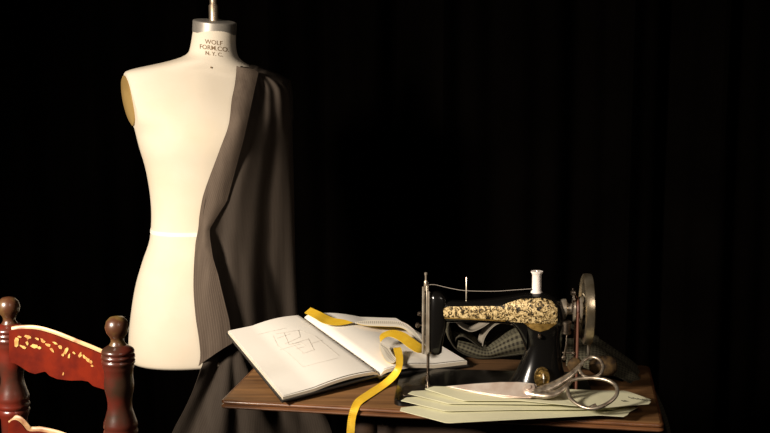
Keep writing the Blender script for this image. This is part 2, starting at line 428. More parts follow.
for cx, cy in ((BX0, BY0), (BX1, BY0), (BX0, BY1), (BX1, BY1)):
    MB().lathe([(.014, 0), (.02, .02), (.017, .05), (.022, .35), (.026, .5), (.020, .52), (.028, .55), (.028, .731)], T(cx, cy, 0), seg=20).build('leg', M['darkwood'], tbl)

# ================================================================== DRAPED SUITING CLOTH
LE = [(66, 237), (85, 235), (100, 232), (125, 229), (150, 220), (194, 204), (215, 200), (228, 199), (245, 196), (285, 194), (316, 196), (345, 200), (362, 200), (400, 186), (433, 169), (470, 152), (520, 140), (900, 120)]
RE = [(60, 262), (73, 268), (80, 281), (92, 290), (150, 293), (300, 297), (360, 305), (433, 332), (500, 345), (900, 350)]
# strip (turned-back edge): left, right
SR = [(66, 249), (73, 258), (90, 254), (111, 249.5), (140, 243), (166, 236), (201, 226.5), (214, 218), (229, 209), (240, 209.8), (258, 212.7), (275, 218), (300, 224), (320, 229), (342, 232)]
def back_top(px):  # shoulder line in the photo
    return interp([(234, 66), (245, 69), (258, 72), (270, 77), (281, 82), (290, 93)], px)
NC = 46; NR = 120
cloth_min = [None] * (NC + 1)
cb = MB(); rows = []
tmin = [9] * (NC + 1)
def clothY(x, py, grow):
    y = form_front(x, min(py, 358), grow)
    return y
rows_main = []
for j in range(NR + 1):
    t = j / NR; row = []
    for i in range(NC + 1):
        s_ = i / NC
        ytop = interp([(0, 67), (.12, 68), (.35, 69), (.6, 71), (.8, 75), (1, 86)], s_)
        py = ytop + (470 - ytop) * t if t <= 1 else 470
        L_ = smoothtab(LE, py)[0] + 3; R_ = smoothtab(RE, py)[0]
        px = L_ + (R_ - L_) * s_
        X = aty(px, py, FY - .08).x; y = clothY(X, py, .013)
        if y is None:
            # beyond the side of the torso: hang from the side
            cx, a, bb, yo, z = fsec(min(py, 358)); y = FY + a * sin(PHI) * .75 + .0
            y = min(y, FY + .05)
        y = min(y, tmin[i] + .0006) if py > 80 else y
        if j > 0: y = .5 * y + .5 * min(tmin[i], y + .02)
        tmin[i] = min(tmin[i], y)
        amp = .012 * min(1, max(0, (py - 95) / 200)) * min(1, s_ * 5)
        env = max(0, 1 - abs(py - 225) / 260)
        fold = amp * (.9 * sin(s_ * 10.5 + .4 + .5 * sin(py / 60)) + .30 * sin(s_ * 27 + py / 130))
        low = min(1, max(0, (py - 345) / 60))
        if py > 338:
            an = math.atan2(px - 232, py - 332)
            fold += min(1, (py - 338) / 25) * (.014 * sin(an * 13 + .6) + .006 * sin(an * 29))
        # crease radiating from the shoulder point
        if py < 130: fold += .006 * sin((s_ - .45) * 30) * min(1, (py - ytop) / 12) * (1 - (py - ytop) / 75 if py - ytop < 75 else 0)
        P = aty(px, py, y - abs(0) + fold)
        if P.x > -.33 and P.z < .80: P = aty(px, py, max(P.y, 2.735 + fold))
        row.append(P)
    rows_main.append(row)
PXR = 0
# smooth columns in depth, then carry the cloth to the floor
for _ in range(6):
    for j in range(1, NR):
        for i in range(1, NC):
            q = (rows_main[j - 1][i].y + rows_main[j + 1][i].y + rows_main[j][i - 1].y + rows_main[j][i + 1].y) / 4
            P = rows_main[j][i]; P.y = P.y * .6 + q * .4
for j in range(NR + 1):
    for i in range(NC + 1):
        P = rows_main[j][i]; a_, b_ = proj(P)
        if b_ < 352:
            ff = form_front(P.x, b_, 0)
            if ff is not None and P.y > ff - .005: rows_main[j][i] = aty(a_, b_, ff - .005)
for j in range(1, 13):
    base = rows_main[NR]; f = j / 12
    rows_main.append([Vector((p.x + (p.x + .3) * .15 * f, max(p.y, 2.72) + .01 * f * sin(i * .55), p.z * (1 - f) + .012 * f)) for i, p in enumerate(base)])
# tuck over the shoulder at the back
top = rows_main[0]
pre = [[Vector((p.x, p.y + d + .02, p.z + dz)) for p in top] for d, dz in ((.16, -.10), (.13, -.02), (.085, .012), (.04, .010))]
allrows = pre + rows_main
cb.sheet([r[::-1] for r in allrows], .0016, uvs=lambda a, b: (b / NC * .42, a * .01))
# turned-back edge strip
st = []
for j in range(91):
    row = []
    for i in range(9):
        s_ = i / 8; py = 66 + 4 * s_ + (366 - 23 * s_**.8 - 66 - 4 * s_) * j / 90; l = smoothtab(LE, py)[0]; r_ = interp(SR, py); px = l + (r_ - l) * s_; X = aty(px, py, FY - .1).x
        y = form_front(X, min(py, 358), .020); y = y if y else FY - .1
        y -= .010 * sin(pi * s_) + .012 * (1 - s_) * 0 + .010 * s_ + .022 * s_ * max(0, min(1, (py - 215) / 70))
        row.append(aty(px, py, y))
    st.append(row)
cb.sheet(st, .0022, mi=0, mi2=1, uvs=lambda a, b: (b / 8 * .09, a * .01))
# bunched end of the cloth lying on the table under the back of the book
bun = [(-.350, 2.665, .772), (-.32, 2.63, .776), (-.28, 2.60, .776), (-.2, 2.595, .776), (-.12, 2.60, .776), (-.05, 2.60, .771), (.0, 2.595, .768)]
sp = spline(bun, 10); rr = [.006 + .014 * min(1, i / 16) + .002 * sin(i * .9) for i in range(len(sp))]
cb.tube(sp, rr, 14, flat=.75)
cloth = cb.build('draped_cloth', [M['suit'], M['suit_lit']], loc=(-.3, 2.72, 0), angle=80)
tag(cloth, 'charcoal pinstripe suiting cloth draped over the dress form shoulder and falling behind the table', 'cloth')

# ================================================================== SKETCH BOOK
H = [.018, .066, .028, .083, .018, .052]
LF, LB, SF, SB, RF, RB = [at(px, py, .75 + h) for (px, py), h in zip([(283, 397), (228, 331), (380, 371), (303, 315), (467, 361), (396, 318)], H)]
book = empty('sketchbook', (SF + LF) / 2 * 1.0 - Vector((0, 0, ((SF + LF) / 2).z - .75)), 'open black-covered sketchbook with cream pages and a faint pencil sketch', 'book')
def bil(a, b_, c, d, u, v): return (a * (1 - u) + b_ * u) * (1 - v) + (c * (1 - u) + d * u) * v
def pageL(u, v):  # u 0 outer .. 1 spine
    p = bil(LF, SF, LB, SB, u, v); bump_ = .008 * sin(pi * min(1, max(0, (u - .3) / .7))) * (1 if u > .3 else 0)
    dip = -.010 * max(0, (u - .94) / .06)**1.5
    return p + Vector((0, 0, bump_ * .8 + dip))
def pageR(u, v):  # u 0 spine .. 1 outer
    p = bil(SF, RF, SB, RB, u, v)
    return p + Vector((0, 0, .007 * sin(pi * min(1, u / .6)) * (1 if u < .6 else 0) - .010 * max(0, (.06 - u) / .06)**1.5))
def block(fn, th, name):
    N_ = 28; top_ = [[fn(i / N_, j / 12) for i in range(N_ + 1)] for j in range(13)]
    low = [[p - Vector((0, 0, th)) for p in r] for r in top_]
    mb = MB(); mb.grid(top_, mi=0)
    mb.grid(low, mi=1, flip=True)
    for A_, B_ in ((top_[0], low[0]), (top_[-1], low[-1]), ([r[0] for r in top_], [r[0] for r in low]), ([r[-1] for r in top_], [r[-1] for r in low])): mb.grid([A_, B_], mi=1)
    return mb.build(name, [M['page'], M['pageedge']], book, angle=40)
block(pageL, .0065, 'page_block'); block(pageR, .0085, 'page_block')
# a loose leaf over each side
for fn, dz, sgn in ((pageL, .0012, 1), (pageR, .0012, -1)):
    rr = [[fn(.01 + .975 * i / 20, .008 + .98 * j / 8) + Vector((0, 0, dz + .0015 * sin(2.4 * i / 20 + j * .2))) for i in range(21)] for j in range(9)]
    MB().sheet(rr, .0003).build('page', M['page'], book)
def cov(fn, o0, o1, dz, name):
    rr = [[fn(o0 + (o1 - o0) * i / 10, -.012 + 1.024 * j / 4) for i in range(11)] for j in range(5)]
    rr = [[Vector((p.x, p.y, max(p.z - dz, .7535))) for p in r] for r in rr]
    return MB().sheet(rr, .0030).build(name, M['cover'], book)
# extrapolating covers (straight boards)
def strL(u, v): return bil(LF, SF, LB, SB, u, v)
def strR(u, v): return bil(SF, RF, SB, RB, u, v)
cov(strL, -.018, .97, .0070, 'cover'); cov(strR, .03, 1.018, .0095, 'cover')
rr = []
for j in range(5):
    v = -.012 + 1.024 * j / 4; a = strL(.965, v); c_ = strR(.035, v); r = []
    for i in range(7):
        t = i / 6; p = a.lerp(c_, t); r.append(p + Vector((0, 0, -.0085 - .0045 * sin(pi * t))))
    rr.append(r)
MB().sheet(rr, .0025).build('spine', M['cover'], book)
# pencil sketch
nL = (SF - LF).cross(LB - LF).normalized()
def onL(px, py, lift=.0016):
    # find (u,v) on the left page under this pixel
    u = v = .5
    for _ in range(12):
        p = pageL(u, v); d = ray(px, py)
        t = (p - C0).dot(nL) / d.dot(nL); q_ = C0 + d * t; e = q_ - p
        du = (pageL(u + .01, v) - p) / .01; dv = (pageL(u, v + .01) - p) / .01
        a11, a12, a22 = du.dot(du), du.dot(dv), dv.dot(dv); b1, b2 = e.dot(du), e.dot(dv); D = a11 * a22 - a12 * a12
        u += (b1 * a22 - b2 * a12) / D; v += (a11 * b2 - a12 * b1) / D
    return pageL(u, v) + nL * lift * 1.9
strokes = [[(258, 335.5), (286, 329)], [(273, 337), (278, 347)], [(284, 334), (289, 346)], [(298, 331), (300, 338), (285, 345)], [(291.5, 344), (303, 354)], [(294, 345), (300, 343), (306, 347)],
           [(308, 339.5), (314, 351), (302, 355)], [(288, 354), (303, 368)], [(277, 339.5), (290, 335)], [(315, 337), (339, 357)], [(303, 368), (338, 359)], [(278, 347), (288, 354)], [(289, 346), (308, 340)],
           [(280, 351), (300, 345)], [(276, 335), (300, 331), (315, 337)], [(296, 350), (304, 348)], [(322, 341), (310, 345)]]
sk = MB()
for s_ in strokes:
    p3 = []
    for a_, b_ in zip(s_, s_[1:]):
        for k in range(6):
            t = k / 6; p3.append(onL(a_[0] + (b_[0] - a_[0]) * t + random.uniform(-.15, .15), a_[1] + (b_[1] - a_[1]) * t))
    p3.append(onL(*s_[-1])); sk.tube(p3, .0005, 4, flat=.4)
sk.build('pencil_sketch', M['pencil'], book)

# ================================================================== MEASURING TAPE
nR = (RF - SF).cross(SB - SF).normalized()
if nR.z < 0: nR = -nR
def PR(px, py, lift): return onplane(px, py, SF + nR * (lift + .009), nR)
edgeY = lambda px: T(0, 0, .75).y + (aty(px, 410, 2.25).x - A.x) * ux.y / ux.x
tp = [('p', (311, 307), (304, 313), .006), ('p', (321, 311.5), (313, 318), .014), ('p', (333, 317), (324, 324), .006), ('p', (346, 319.5), (339, 325.5), .004), ('p', (357, 323.8), (356, 322), .005), ('p', (368, 326.3), (368, 320), .005),
      ('p', (385, 327), (386, 320), .005), ('p', (400, 328), (402, 321.5), .005), ('p', (409, 333), (413, 328.5), .006), ('p', (418, 344), (422.5, 341), .008), ('p', (423, 352), (426.5, 346), .012),
      ('p', (417, 353), (421.5, 343.5), .018), ('p', (408, 348), (413, 337.5), .020), ('p', (399, 341), (403.5, 331.5), .020), ('p', (390, 337), (391, 329.5), .019), ('p', (384, 339), (380, 334.5), .018), ('p', (379.5, 344), (381.5, 343), .015),
      ('p', (380, 351), (389, 347.5), .010), ('p', (385, 361), (394, 355), .004), ('p', (393, 363.5), (399, 359), .003), ('p', (399, 355), (398, 351), .006), ('p', (401, 347), (393, 348), .012), ('p', (403.5, 357), (395.5, 359), .008), ('p', (402.5, 368), (394.5, 367.5), .004),
      ('z', (397, 378), (390, 373.5), .770), ('z', (387, 387), (381, 381.5), .7545), ('z', (374, 396), (367, 390.5), .7525), ('z', (362.5, 404), (355, 399), .7525),
      ('y', (358.5, 411), (350, 408.5), -.006), ('y', (356, 420), (347.5, 418.5), -.008), ('y', (355, 433), (346, 433), -.008), ('y', (354, 455), (345, 455), -.006), ('y', (353, 480), (344, 480), -.004)]
EA, EB = [], []
for k, a_, b_, l in tp:
    a_, b_ = [((p_[0] * .94 + q_[0] * .06), (p_[1] * .94 + q_[1] * .06)) for p_, q_ in ((a_, b_), (b_, a_))]
    if k == 'p': EA.append(PR(*a_, l)); EB.append(PR(*b_, l))
    elif k == 'z': EA.append(at(*a_, l)); EB.append(at(*b_, l))
    else: EA.append(aty(*a_, edgeY(a_[0]) + l)); EB.append(aty(*b_, edgeY(b_[0]) + l))
EA = spline(EA, 6); EB = spline(EB, 6)
cl = [0]
for i in range(1, len(EA)): cl.append(cl[-1] + ((EA[i] + EB[i]) / 2 - (EA[i - 1] + EB[i - 1]) / 2).length)
rows = [[EA[i].lerp(EB[i], k / 4) for k in range(5)] for i in range(len(EA))]
mt = MB(); mt.sheet(rows, .0005, mi=0, mi2=1, uvs=lambda a, b: (cl[min(a, len(cl) - 1)], b / 4))
tape = mt.build('measuring_tape', [M['yellow'], M['tapeback']], loc=tuple(SF), angle=60)
tag(tape, 'yellow cloth measuring tape looped over the sketchbook and hanging off the table edge', 'measuring tape')

# ================================================================== SEWING MACHINE
BZ = .762
RT = at(426, 391, BZ); MY = radians(-4); mx_ = Vector((cos(MY), sin(MY), 0)); my_ = Vector((-sin(MY), cos(MY), 0))
def W(p): return RT + mx_ * p[0] + my_ * p[1] + Vector((0, 0, p[2]))
def ml(px, py, ly=0):
    q_ = onplane(px, py, RT + my_ * ly, my_); d = q_ - RT
    return d.dot(mx_), d.z
mach = empty('sewing_machine', (RT.x + .17, RT.y, .75), 'black antique sewing machine with gold decoration, standing at the right end of the table', 'sewing machine')
def mbuild(mb, name, m_, parent=mach, **k): return mb.build(name, m_, parent, tf=W, **k)
def rrect(x0, x1, y0, y1, r, z, n=5):
    out = []
    for cx, cy, a0 in ((x0 + r, y0 + r, 180), (x1 - r, y0 + r, 270), (x1 - r, y1 - r, 0), (x0 + r, y1 - r, 90)):
        for k in range(n + 1): t = radians(a0 + k * 90 / n); out.append((cx + r * cos(t), cy + r * sin(t), z))
    return out
x0 = -.066; x1 = ml(594, 385)[0]
bedr = [rrect(x0, x1, -.072, .17, .02, -.0118), rrect(x0, x1, -.072, .17, .02, -.002), rrect(x0 + .002, x1 - .002, -.070, .168, .018, 0)]
mbuild(MB().grid(bedr, cu=True, caps=True), 'bed', M['japan'], angle=30)
mbuild(MB().grid([rrect(-.05, .006, -.035, .035, .006, 0), rrect(-.05, .006, -.035, .035, .006, .0012)], cu=True, caps=True), 'slide_plate', M['dullmetal'], angle=30)
mbuild(MB().grid([rrect(.008, .035, -.035, .035, .004, 0), rrect(.008, .035, -.035, .035, .004, .0015)], cu=True, caps=True), 'needle_plate', M['dullmetal'], angle=30)
def sec(n, hy, ha, m=40): # closed section (y, a)
    out = []
    for k in range(m):
        t = 2 * pi * k / m; c, s_ = cos(t), sin(t)
        out.append((abs(c)**(2 / n) * (1 if c > 0 else -1) * hy, abs(s_)**(2 / n) * (1 if s_ > 0 else -1) * ha))
    return out
ARM = [(434, 309, 11, .018), (440, 310, 12, .021), (450, 311, 11, .021), (470, 311, 10.8, .022), (490, 310.5, 12, .025), (510, 309.5, 14, .030), (528, 309, 16.5, .036), (545, 310, 17.5, .039), (556, 312.5, 15.5, .036), (562, 315, 12, .028), (565, 316, 7, .016)]
def armat(px): return smoothtab(ARM, px)
rows = []
for k in range(60):
    px = 434 + 131 * k / 59; cy, hh, hy = armat(px); lx, lz = ml(px, cy); s1 = ml(px, cy - hh)[1] - lz
    rows.append([(lx, y, lz + a) for y, a in sec(2.5, hy, s1)])
mbuild(MB().grid(rows, cu=True, caps=True), 'arm', M['japan'], angle=60)
PIL = [(312, 542, 20, .034), (325, 542, 20, .034), (333, 542, 18, .033), (345, 543, 17, .034), (358, 542, 19.5, .037), (370, 540.5, 23.5, .043), (378, 539.5, 27, .049), (384, 539, 31, .056), (387, 539, 34, .060)]
def pilat(py): return smoothtab(PIL, py)
rows = []
for k in range(40):
    py = 312 + 75 * k / 39; cx, hw, hy = pilat(py); lx, lz = ml(cx, py); s1 = ml(cx + hw, py)[0] - lx
    rows.append([(lx + a, y, lz if k < 39 else .0) for y, a in sec(2.6, hy, s1)])
mbuild(MB().grid(rows, cu=True, caps=True), 'pillar', M['japan'], angle=60)
# gusset fillet under the arm, left of the pillar
rows = []
for k in range(12):
    t = k / 11; px = 504 + 22 * t; pyb = 321 + 30 * t**2.4; lx, lzb = ml(px, pyb); lzt = ml(px, 312)[1]; h = (lzt - lzb) / 2
    rows.append([(lx, y, (lzt + lzb) / 2 + a) for y, a in sec(2.6, .026, h)])
mbuild(MB().grid(rows, cu=True, caps=True), 'arm_fillet', M['japan'], angle=60)
# head
rows = []
for py, xl, xr, hy in ((291, 433, 438, .010), (292.5, 430.5, 443, .018), (297, 429.5, 447, .022), (310, 429, 448, .023), (325, 429, 447, .023), (335, 429, 444.5, .022), (345, 429, 442.5, .021), (351, 429.5, 442, .020), (353, 431, 440, .014)):
    l0, lz = ml(xl, py); l1, _ = ml(xr, py)
    rows.append([((l0 + l1) / 2 + a, y, lz) for y, a in sec(3.2, hy, (l1 - l0) / 2)])
mbuild(MB().grid(rows, cu=True, caps=True), 'head', M['japan'], angle=60)
# face plate with raised edge
a0, zt = ml(423.3, 284); a1, zb_ = ml(428.8, 352.5)
fp = MB(); fp.box(((a0 + a1) / 2 + .003, 0, (zt + zb_) / 2), (.006, .034, zt - zb_)); mf = mbuild(fp, 'face_plate', M['chrome'], bevel=.0015)
r1 = MB(); r1.tube([(a0 + .001, -.017, zb_ + .002), (a0 + .001, -.0175, (zt + zb_) / 2), (a0 + .001, -.017, zt - .002)], .0028, 8); r1.tube([(a1 + .0002, -.0195, zb_ + .006), (a1 + .0002, -.0195, zt - .012)], .0022, 8)
mbuild(r1, 'plate_rim', M['chrome'], mf)
# presser bar, needle bar, foot
lx, lz = ml(426, 272); 
mbuild(MB().lathe([(.0022, ml(426, 290)[1]), (.0022, lz - .006), (.0034, lz - .005), (.0034, lz - .001), (.002, lz)], (lx, -.004, 0), seg=12).lathe([(.0042, ml(426, 286)[1]), (.0042, ml(426, 281)[1]), (.003, ml(426, 280)[1])], (lx, -.004, 0), seg=12), 'presser_screw', M['chrome'])
nb = MB(); xx = ml(426.5, 360)[0]
nb.lathe([(.0028, ml(426, 356)[1] + .0), (.0028, zb_ + .004)], (xx + .003, -.002, 0), seg=12)
nbo = mbuild(nb, 'needle_bar', M['dullmetal']); mbuild(MB().lathe([(.0048, .024), (.0052, .027), (.0052, .033), (.0048, .036)], (xx + .003, -.002, 0), seg=12), 'needle_clamp', M['dullmetal'], nbo)
mbuild(MB().lathe([(.0003, .004), (.0009, .012), (.0009, .026)], (xx + .003, -.002, 0), seg=8), 'needle', M['chrome'])
pf = MB(); pf.lathe([(.0032, .010), (.0032, zb_ + .004)], (xx + .003, .010, 0), seg=12); pf.box((xx + .003, .006, .009), (.010, .010, .008)); pf.box((xx - .001, -.002, .0042), (.004, .026, .002)); pf.box((xx + .007, -.002, .0042), (.004, .026, .002))
mbuild(pf, 'presser_foot', M['dullmetal'], bevel=.0006)
ts = MB()
for px, py, r, x_ in ((419.5, 312.5, .0048, 0), (417.5, 324, .0062, 0)):
    lx, lz = ml(px, py); lx2 = ml(424, py)[0]
    ts.lathe([(.002, 0), (r * .7, -.001), (r, -.003), (r, -.0065), (r * .6, -.0085), (.0022, -.009)][::-1], (lx + .005, -.010, lz), axis='x', seg=18)
    ts.lathe([(.0018, -.002), (.0018, lx2 - lx)], (lx + .004, -.010, lz), axis='x', seg=10)
mbuild(ts, 'tension_knob', M['dullmetal'])
# gold decoration laid on the front of arm and pillar
def frontY(px, py):
    best = 0
    cy, hh, hy = armat(px); d = abs(py - cy) / hh
    if d < 1 and px < 565: best = min(best, -hy * (1 - d**2.5)**(1 / 2.5))
    if py > 312:
        cx, hw, hy = pilat(py); d = abs(px - cx) / hw
        if d < 1: best = min(best, -hy * (1 - d**2.6)**(1 / 2.6))
    return best
def decal(name, top_, bot_, xs, m_, n=14, lift=.0006, parent=None):
    rr = []
    for k in range(n + 1):
        r = []
        for px in xs:
            t_, b_ = interp(top_, px), interp(bot_, px); py = t_ + (b_ - t_) * k / n
            lx, lz = ml(px, py); y = frontY(px, py) - lift
            r.append((lx, y, lz))
        rr.append(r)
    return mbuild(MB().grid(rr), name, m_, parent or mach)
xs = [442 + 114 * i / 80 for i in range(81)]
gd = decal('gold_scrollwork', [(442, 309.5), (444, 306), (448, 304.6), (500, 303.5), (508, 300), (520, 296.5), (540, 295), (550, 297), (556, 304)], [(442, 311), (444, 314), (448, 315.4), (500, 317), (510, 319), (525, 319.5), (556, 319)], xs, M['gold'])
xs2 = [443 + 62 * i / 30 for i in range(31)]
decal('gold_border', [(443, 315.2), (505, 317.4)], [(443, 316.2), (505, 318.9)], xs2, M['goldrim'], n=3, lift=.0009)
xs3 = [523 + 32 * i / 24 for i in range(25)]
decal('gold_medallion', [(523, 319.2), (555, 319.2)], [(523, 320), (527, 323), (531, 325.5), (539, 327.8), (547, 325.5), (551, 323), (555, 320)], xs3, M['goldrim'], n=6, lift=.0009)
decal('gold_line', [(522, 318.2), (556, 318.2)], [(522, 319.4), (556, 319.4)], [522 + 34 * i / 20 for i in range(21)], M['gold'], n=2, lift=.0014)
# screw below medallion, brass badge
lx, lz = ml(538.5, 332); yy = frontY(538.5, 332)
mbuild(MB().lathe([(.003, .004), (.0046, .0), (.0046, -.007), (.003, -.010), (.001, -.0105)], (lx, yy, lz), axis='y', seg=16), 'thread_guide_screw', M['dullmetal'])
lx, lz = ml(540.5, 371); yy = -.049
bg = MB(); rows = []
for s_, d in ((1, .006), (1, -.001), (.94, -.0025), (.86, -.0025), (.8, -.0012), (.5, -.002), (.25, -.0035), (.05, -.004)):
    rows.append([(lx + .0165 * s_ * cos(2 * pi * k / 32), yy + d, lz + .0225 * s_ * sin(2 * pi * k / 32)) for k in range(32)])
bg.grid(rows, cu=True, caps=True); bo = mbuild(bg, 'oval_badge', M['brass'])
mbuild(MB().tube([(lx + .003, yy - .004, lz - .010), (lx + .0035, yy - .0055, lz), (lx + .002, yy - .004, lz + .010)], [.0012, .0026, .0012], 8), 'badge_relief', M['chrome'], bo)
# spool pins
lx, lz = ml(466.5, 277); z0 = ml(466, 302)[1]
mbuild(MB().lathe([(.0013, z0), (.0013, lz - .001), (.0006, lz)], (lx, 0, 0), seg=8), 'spool_pin', M['chrome'])
lxs, lzs = ml(537, 271); zs0 = ml(537, 293.5)[1]
mbuild(MB().lathe([(.0013, zs0 - .008), (.0013, lzs + .001), (.0006, lzs + .002)], (lxs, 0, 0), seg=8), 'spool_pin', M['chrome'])
# hand wheel
wx, wz = ml(587, 309); R_ = .0755
wheel = MB().lathe([(R_ - .013, -.006), (R_ - .006, -.0105), (R_ - .001, -.008), (R_, 0), (R_ - .001, .008), (R_ - .006, .0105), (R_ - .013, .006), (R_ - .015, 0), (R_ - .013, -.006)], (wx, 0, wz), axis='x', seg=56)
wheel.f = [f for f in wheel.f if len(f) == 4]; wheel.m = [0] * len(wheel.f); wheel.uv = [None] * len(wheel.f)
wo = mbuild(wheel, 'hand_wheel', M['wheel'])
for k in range(5):
    t = 2 * pi * k / 5 + .3; p0 = Vector((wx - .004, .014 * cos(t), wz + .014 * sin(t))); p1 = Vector((wx, (R_ - .012) * cos(t), wz + (R_ - .012) * sin(t))); pm = (p0 + p1) / 2 + Vector((.006, 0, 0))
    mbuild(MB().tube(spline([p0, pm, p1], 5), [.0055] * 11, 10, flat=.6), 'spoke', M['japan'], wo)
px0 = ml(562, 309)[0]
mbuild(MB().lathe([(.018, px0 - .006 - wx), (.021, px0 - wx + .002), (.021, px0 - wx + .008), (.012, px0 - wx + .012), (.012, -.030), (.027, -.0295), (.027, -.026), (.022, -.023), (.022, -.0185), (.027, -.0155), (.027, -.012), (.016, -.011), (.016, .006), (.020, .0065), (.020, .013), (.010, .015), (.008, .018)], (wx, 0, wz), axis='x', seg=32), 'wheel_hub', M['chrome'], wo)
# leather belt round pulley down through the bed
bx = wx - .021; path = [Vector((bx, -.0245, .001)), Vector((bx, -.0245, wz * .5)), Vector((bx, -.0245, wz - .005))]
path += [Vector((bx, -.0245 * cos(t), wz + .0245 * sin(t))) for t in [pi * k / 12 for k in range(13)]] + [Vector((bx, .0245, wz * .5)), Vector((bx, .0245, .001))]
mbuild(MB().tube(path, .0028, 8), 'drive_belt', M['leather'])
# bobbin winder behind the wheel, low on the pillar
bw = MB(); lx, lz = ml(565.5, 325)
bw.lathe([(.009, -.014), (.0105, -.012), (.0105, -.008), (.0085, -.007), (.0085, .007), (.0105, .008), (.0105, .013), (.008, .015)], (lx, -.022, lz), seg=20)
mbuild(bw, 'bobbin_winder', M['dullmetal'])
br = MB(); l2, z2 = ml(563, 355)
br.tube([(lx, -.022, lz - .012), (lx + .001, -.024, (lz + z2) / 2), (l2, -.022, z2)], [.003, .0026, .0032], 8)
l3, z3 = ml(571, 350); br.tube([(l2 - .004, -.022, z3), (l3 + .005, -.024, z3)], .0022, 8)
br.lathe([(.004, -.003), (.006, 0), (.004, .003)], (l2, -.024, z2), axis='y', seg=14); br.lathe([(.0025, -.003), (.004, 0), (.0025, .003)], (l3 + .003, -.026, z3), axis='y', seg=14)
mbuild(MB().box((l2 + .004, -.016, .012), (.012, .016, .024)), 'winder_base', M['dullmetal'], bevel=.001)
mbuild(br, 'winder_bracket', M['dullmetal'], bevel=.0005)
lx, lz = ml(574, 362)
mbuild(MB().lathe([(.004, .012), (.013, .010), (.0165, .004), (.0165, -.004), (.012, -.009), (.005, -.011)][::-1], (lx, -.024, lz), axis='y', seg=26), 'winder_wheel', M['crankwood'])
l4, z4 = ml(573, 285)
lw = MB(); lz5 = ml(573, 311)[1]
lw.tube([(l4, -.014, lz5), (l4 + .001, -.016, (z4 + lz5) / 2), (l4, -.013, z4 - .004)], [.004, .0055, .003], 10, flat=.8)
lw.lathe([(.003, -.006), (.006, -.004), (.006, .004), (.003, .006)], (l4, -.014, z4 - .014), axis='x', seg=16)
mbuild(lw, 'take_up_latch', M['dullmetal'])
# crank stem and handle
lx, z1 = ml(589.5, 338); _, z2 = ml(590, 358)
cs = MB(); cs.tube([(lx - .001, -.012, z1 + .004), (lx, .006, (z1 + z2) / 2 + .004), (lx + .001, .024, z2)], [.0052, .0036, .0034], 10); cs.lathe([(.004, -.005), (.0072, -.003), (.0072, .003), (.004, .005)], (lx, -.014, z1), axis='x', seg=16)
mbuild(cs, 'crank_arm', M['chrome'])
l5, z5 = ml(606, 366, .03)
mbuild(MB().lathe([(.006, -.036), (.012, -.034), (.019, -.022), (.0225, -.006), (.0215, .010), (.015, .020), (.006, .0235)], (l5, .03, max(z5, .0235)), axis='x', seg=28), 'crank_handle', M['crankwood'])

# spool of thread on the machine
sp_ = W((lxs, 0, 0)); scl = zs0; hh_ = lzs - zs0 - .001
so = empty('thread_spool', (sp_.x, sp_.y, BZ + zs0), 'white spool of thread on the pin above the machine pillar', 'spool')
MB().lathe([(.0035, 0), (.0125, 0), (.0125, .0025), (.0108, .005), (.0098, .007), (.0098, hh_ - .008), (.0108, hh_ - .005), (.0128, hh_ - .0025), (.0128, hh_), (.0035, hh_)], (sp_.x, sp_.y, BZ + zs0 + .0005), seg=32).build('spool_body', M['thread'], so, angle=60)
th = [W((ml(px, py)[0], y, ml(px, py)[1])) for px, py, y in ((531, 288, -.008), (515, 289.5, -.004), (495, 291, -.002), (466.5, 290.5, -.002), (450, 288, -.002), (436, 284.5, -.004), (429, 284, -.008))]
MB().tube(spline(th, 6), .0006, 6).build('thread', M['thinthread'], so)

# ================================================================== GREEN CARD PATTERN PIECES
sheets = [
 ('long pale green card pattern piece, lowest and nearest the table edge', [(400, 410.5), (447, 423), (520, 419), (600, 415), (624, 416.5)], [(401, 407.5), (450, 402), (540, 400), (600, 402), (638, 407.5)], .7665, .003),
 ('pale green card pattern piece, second from the bottom of the fan', [(401, 400.5), (446, 411), (520, 409.5), (590, 409), (616, 409)], [(406, 397.5), (450, 394), (540, 394), (600, 397), (630, 402)], .7720, .006),
 ('pale green card pattern piece, third up in the fanned stack', [(408, 393.5), (449, 403.5), (520, 404), (600, 405), (612, 405)], [(412, 391), (450, 389), (540, 389), (600, 393), (620, 396)], .7775, .008),
 ('top pale green card pattern piece under the shears, printed at its right tip', [(425, 388.7), (463, 400.5), (520, 400.5), (600, 408), (635, 404.8), (649, 403.8)], [(434, 386.2), (480, 387), (540, 388), (600, 390.5), (626, 390.5), (651, 399.5)], .7830, .008)]
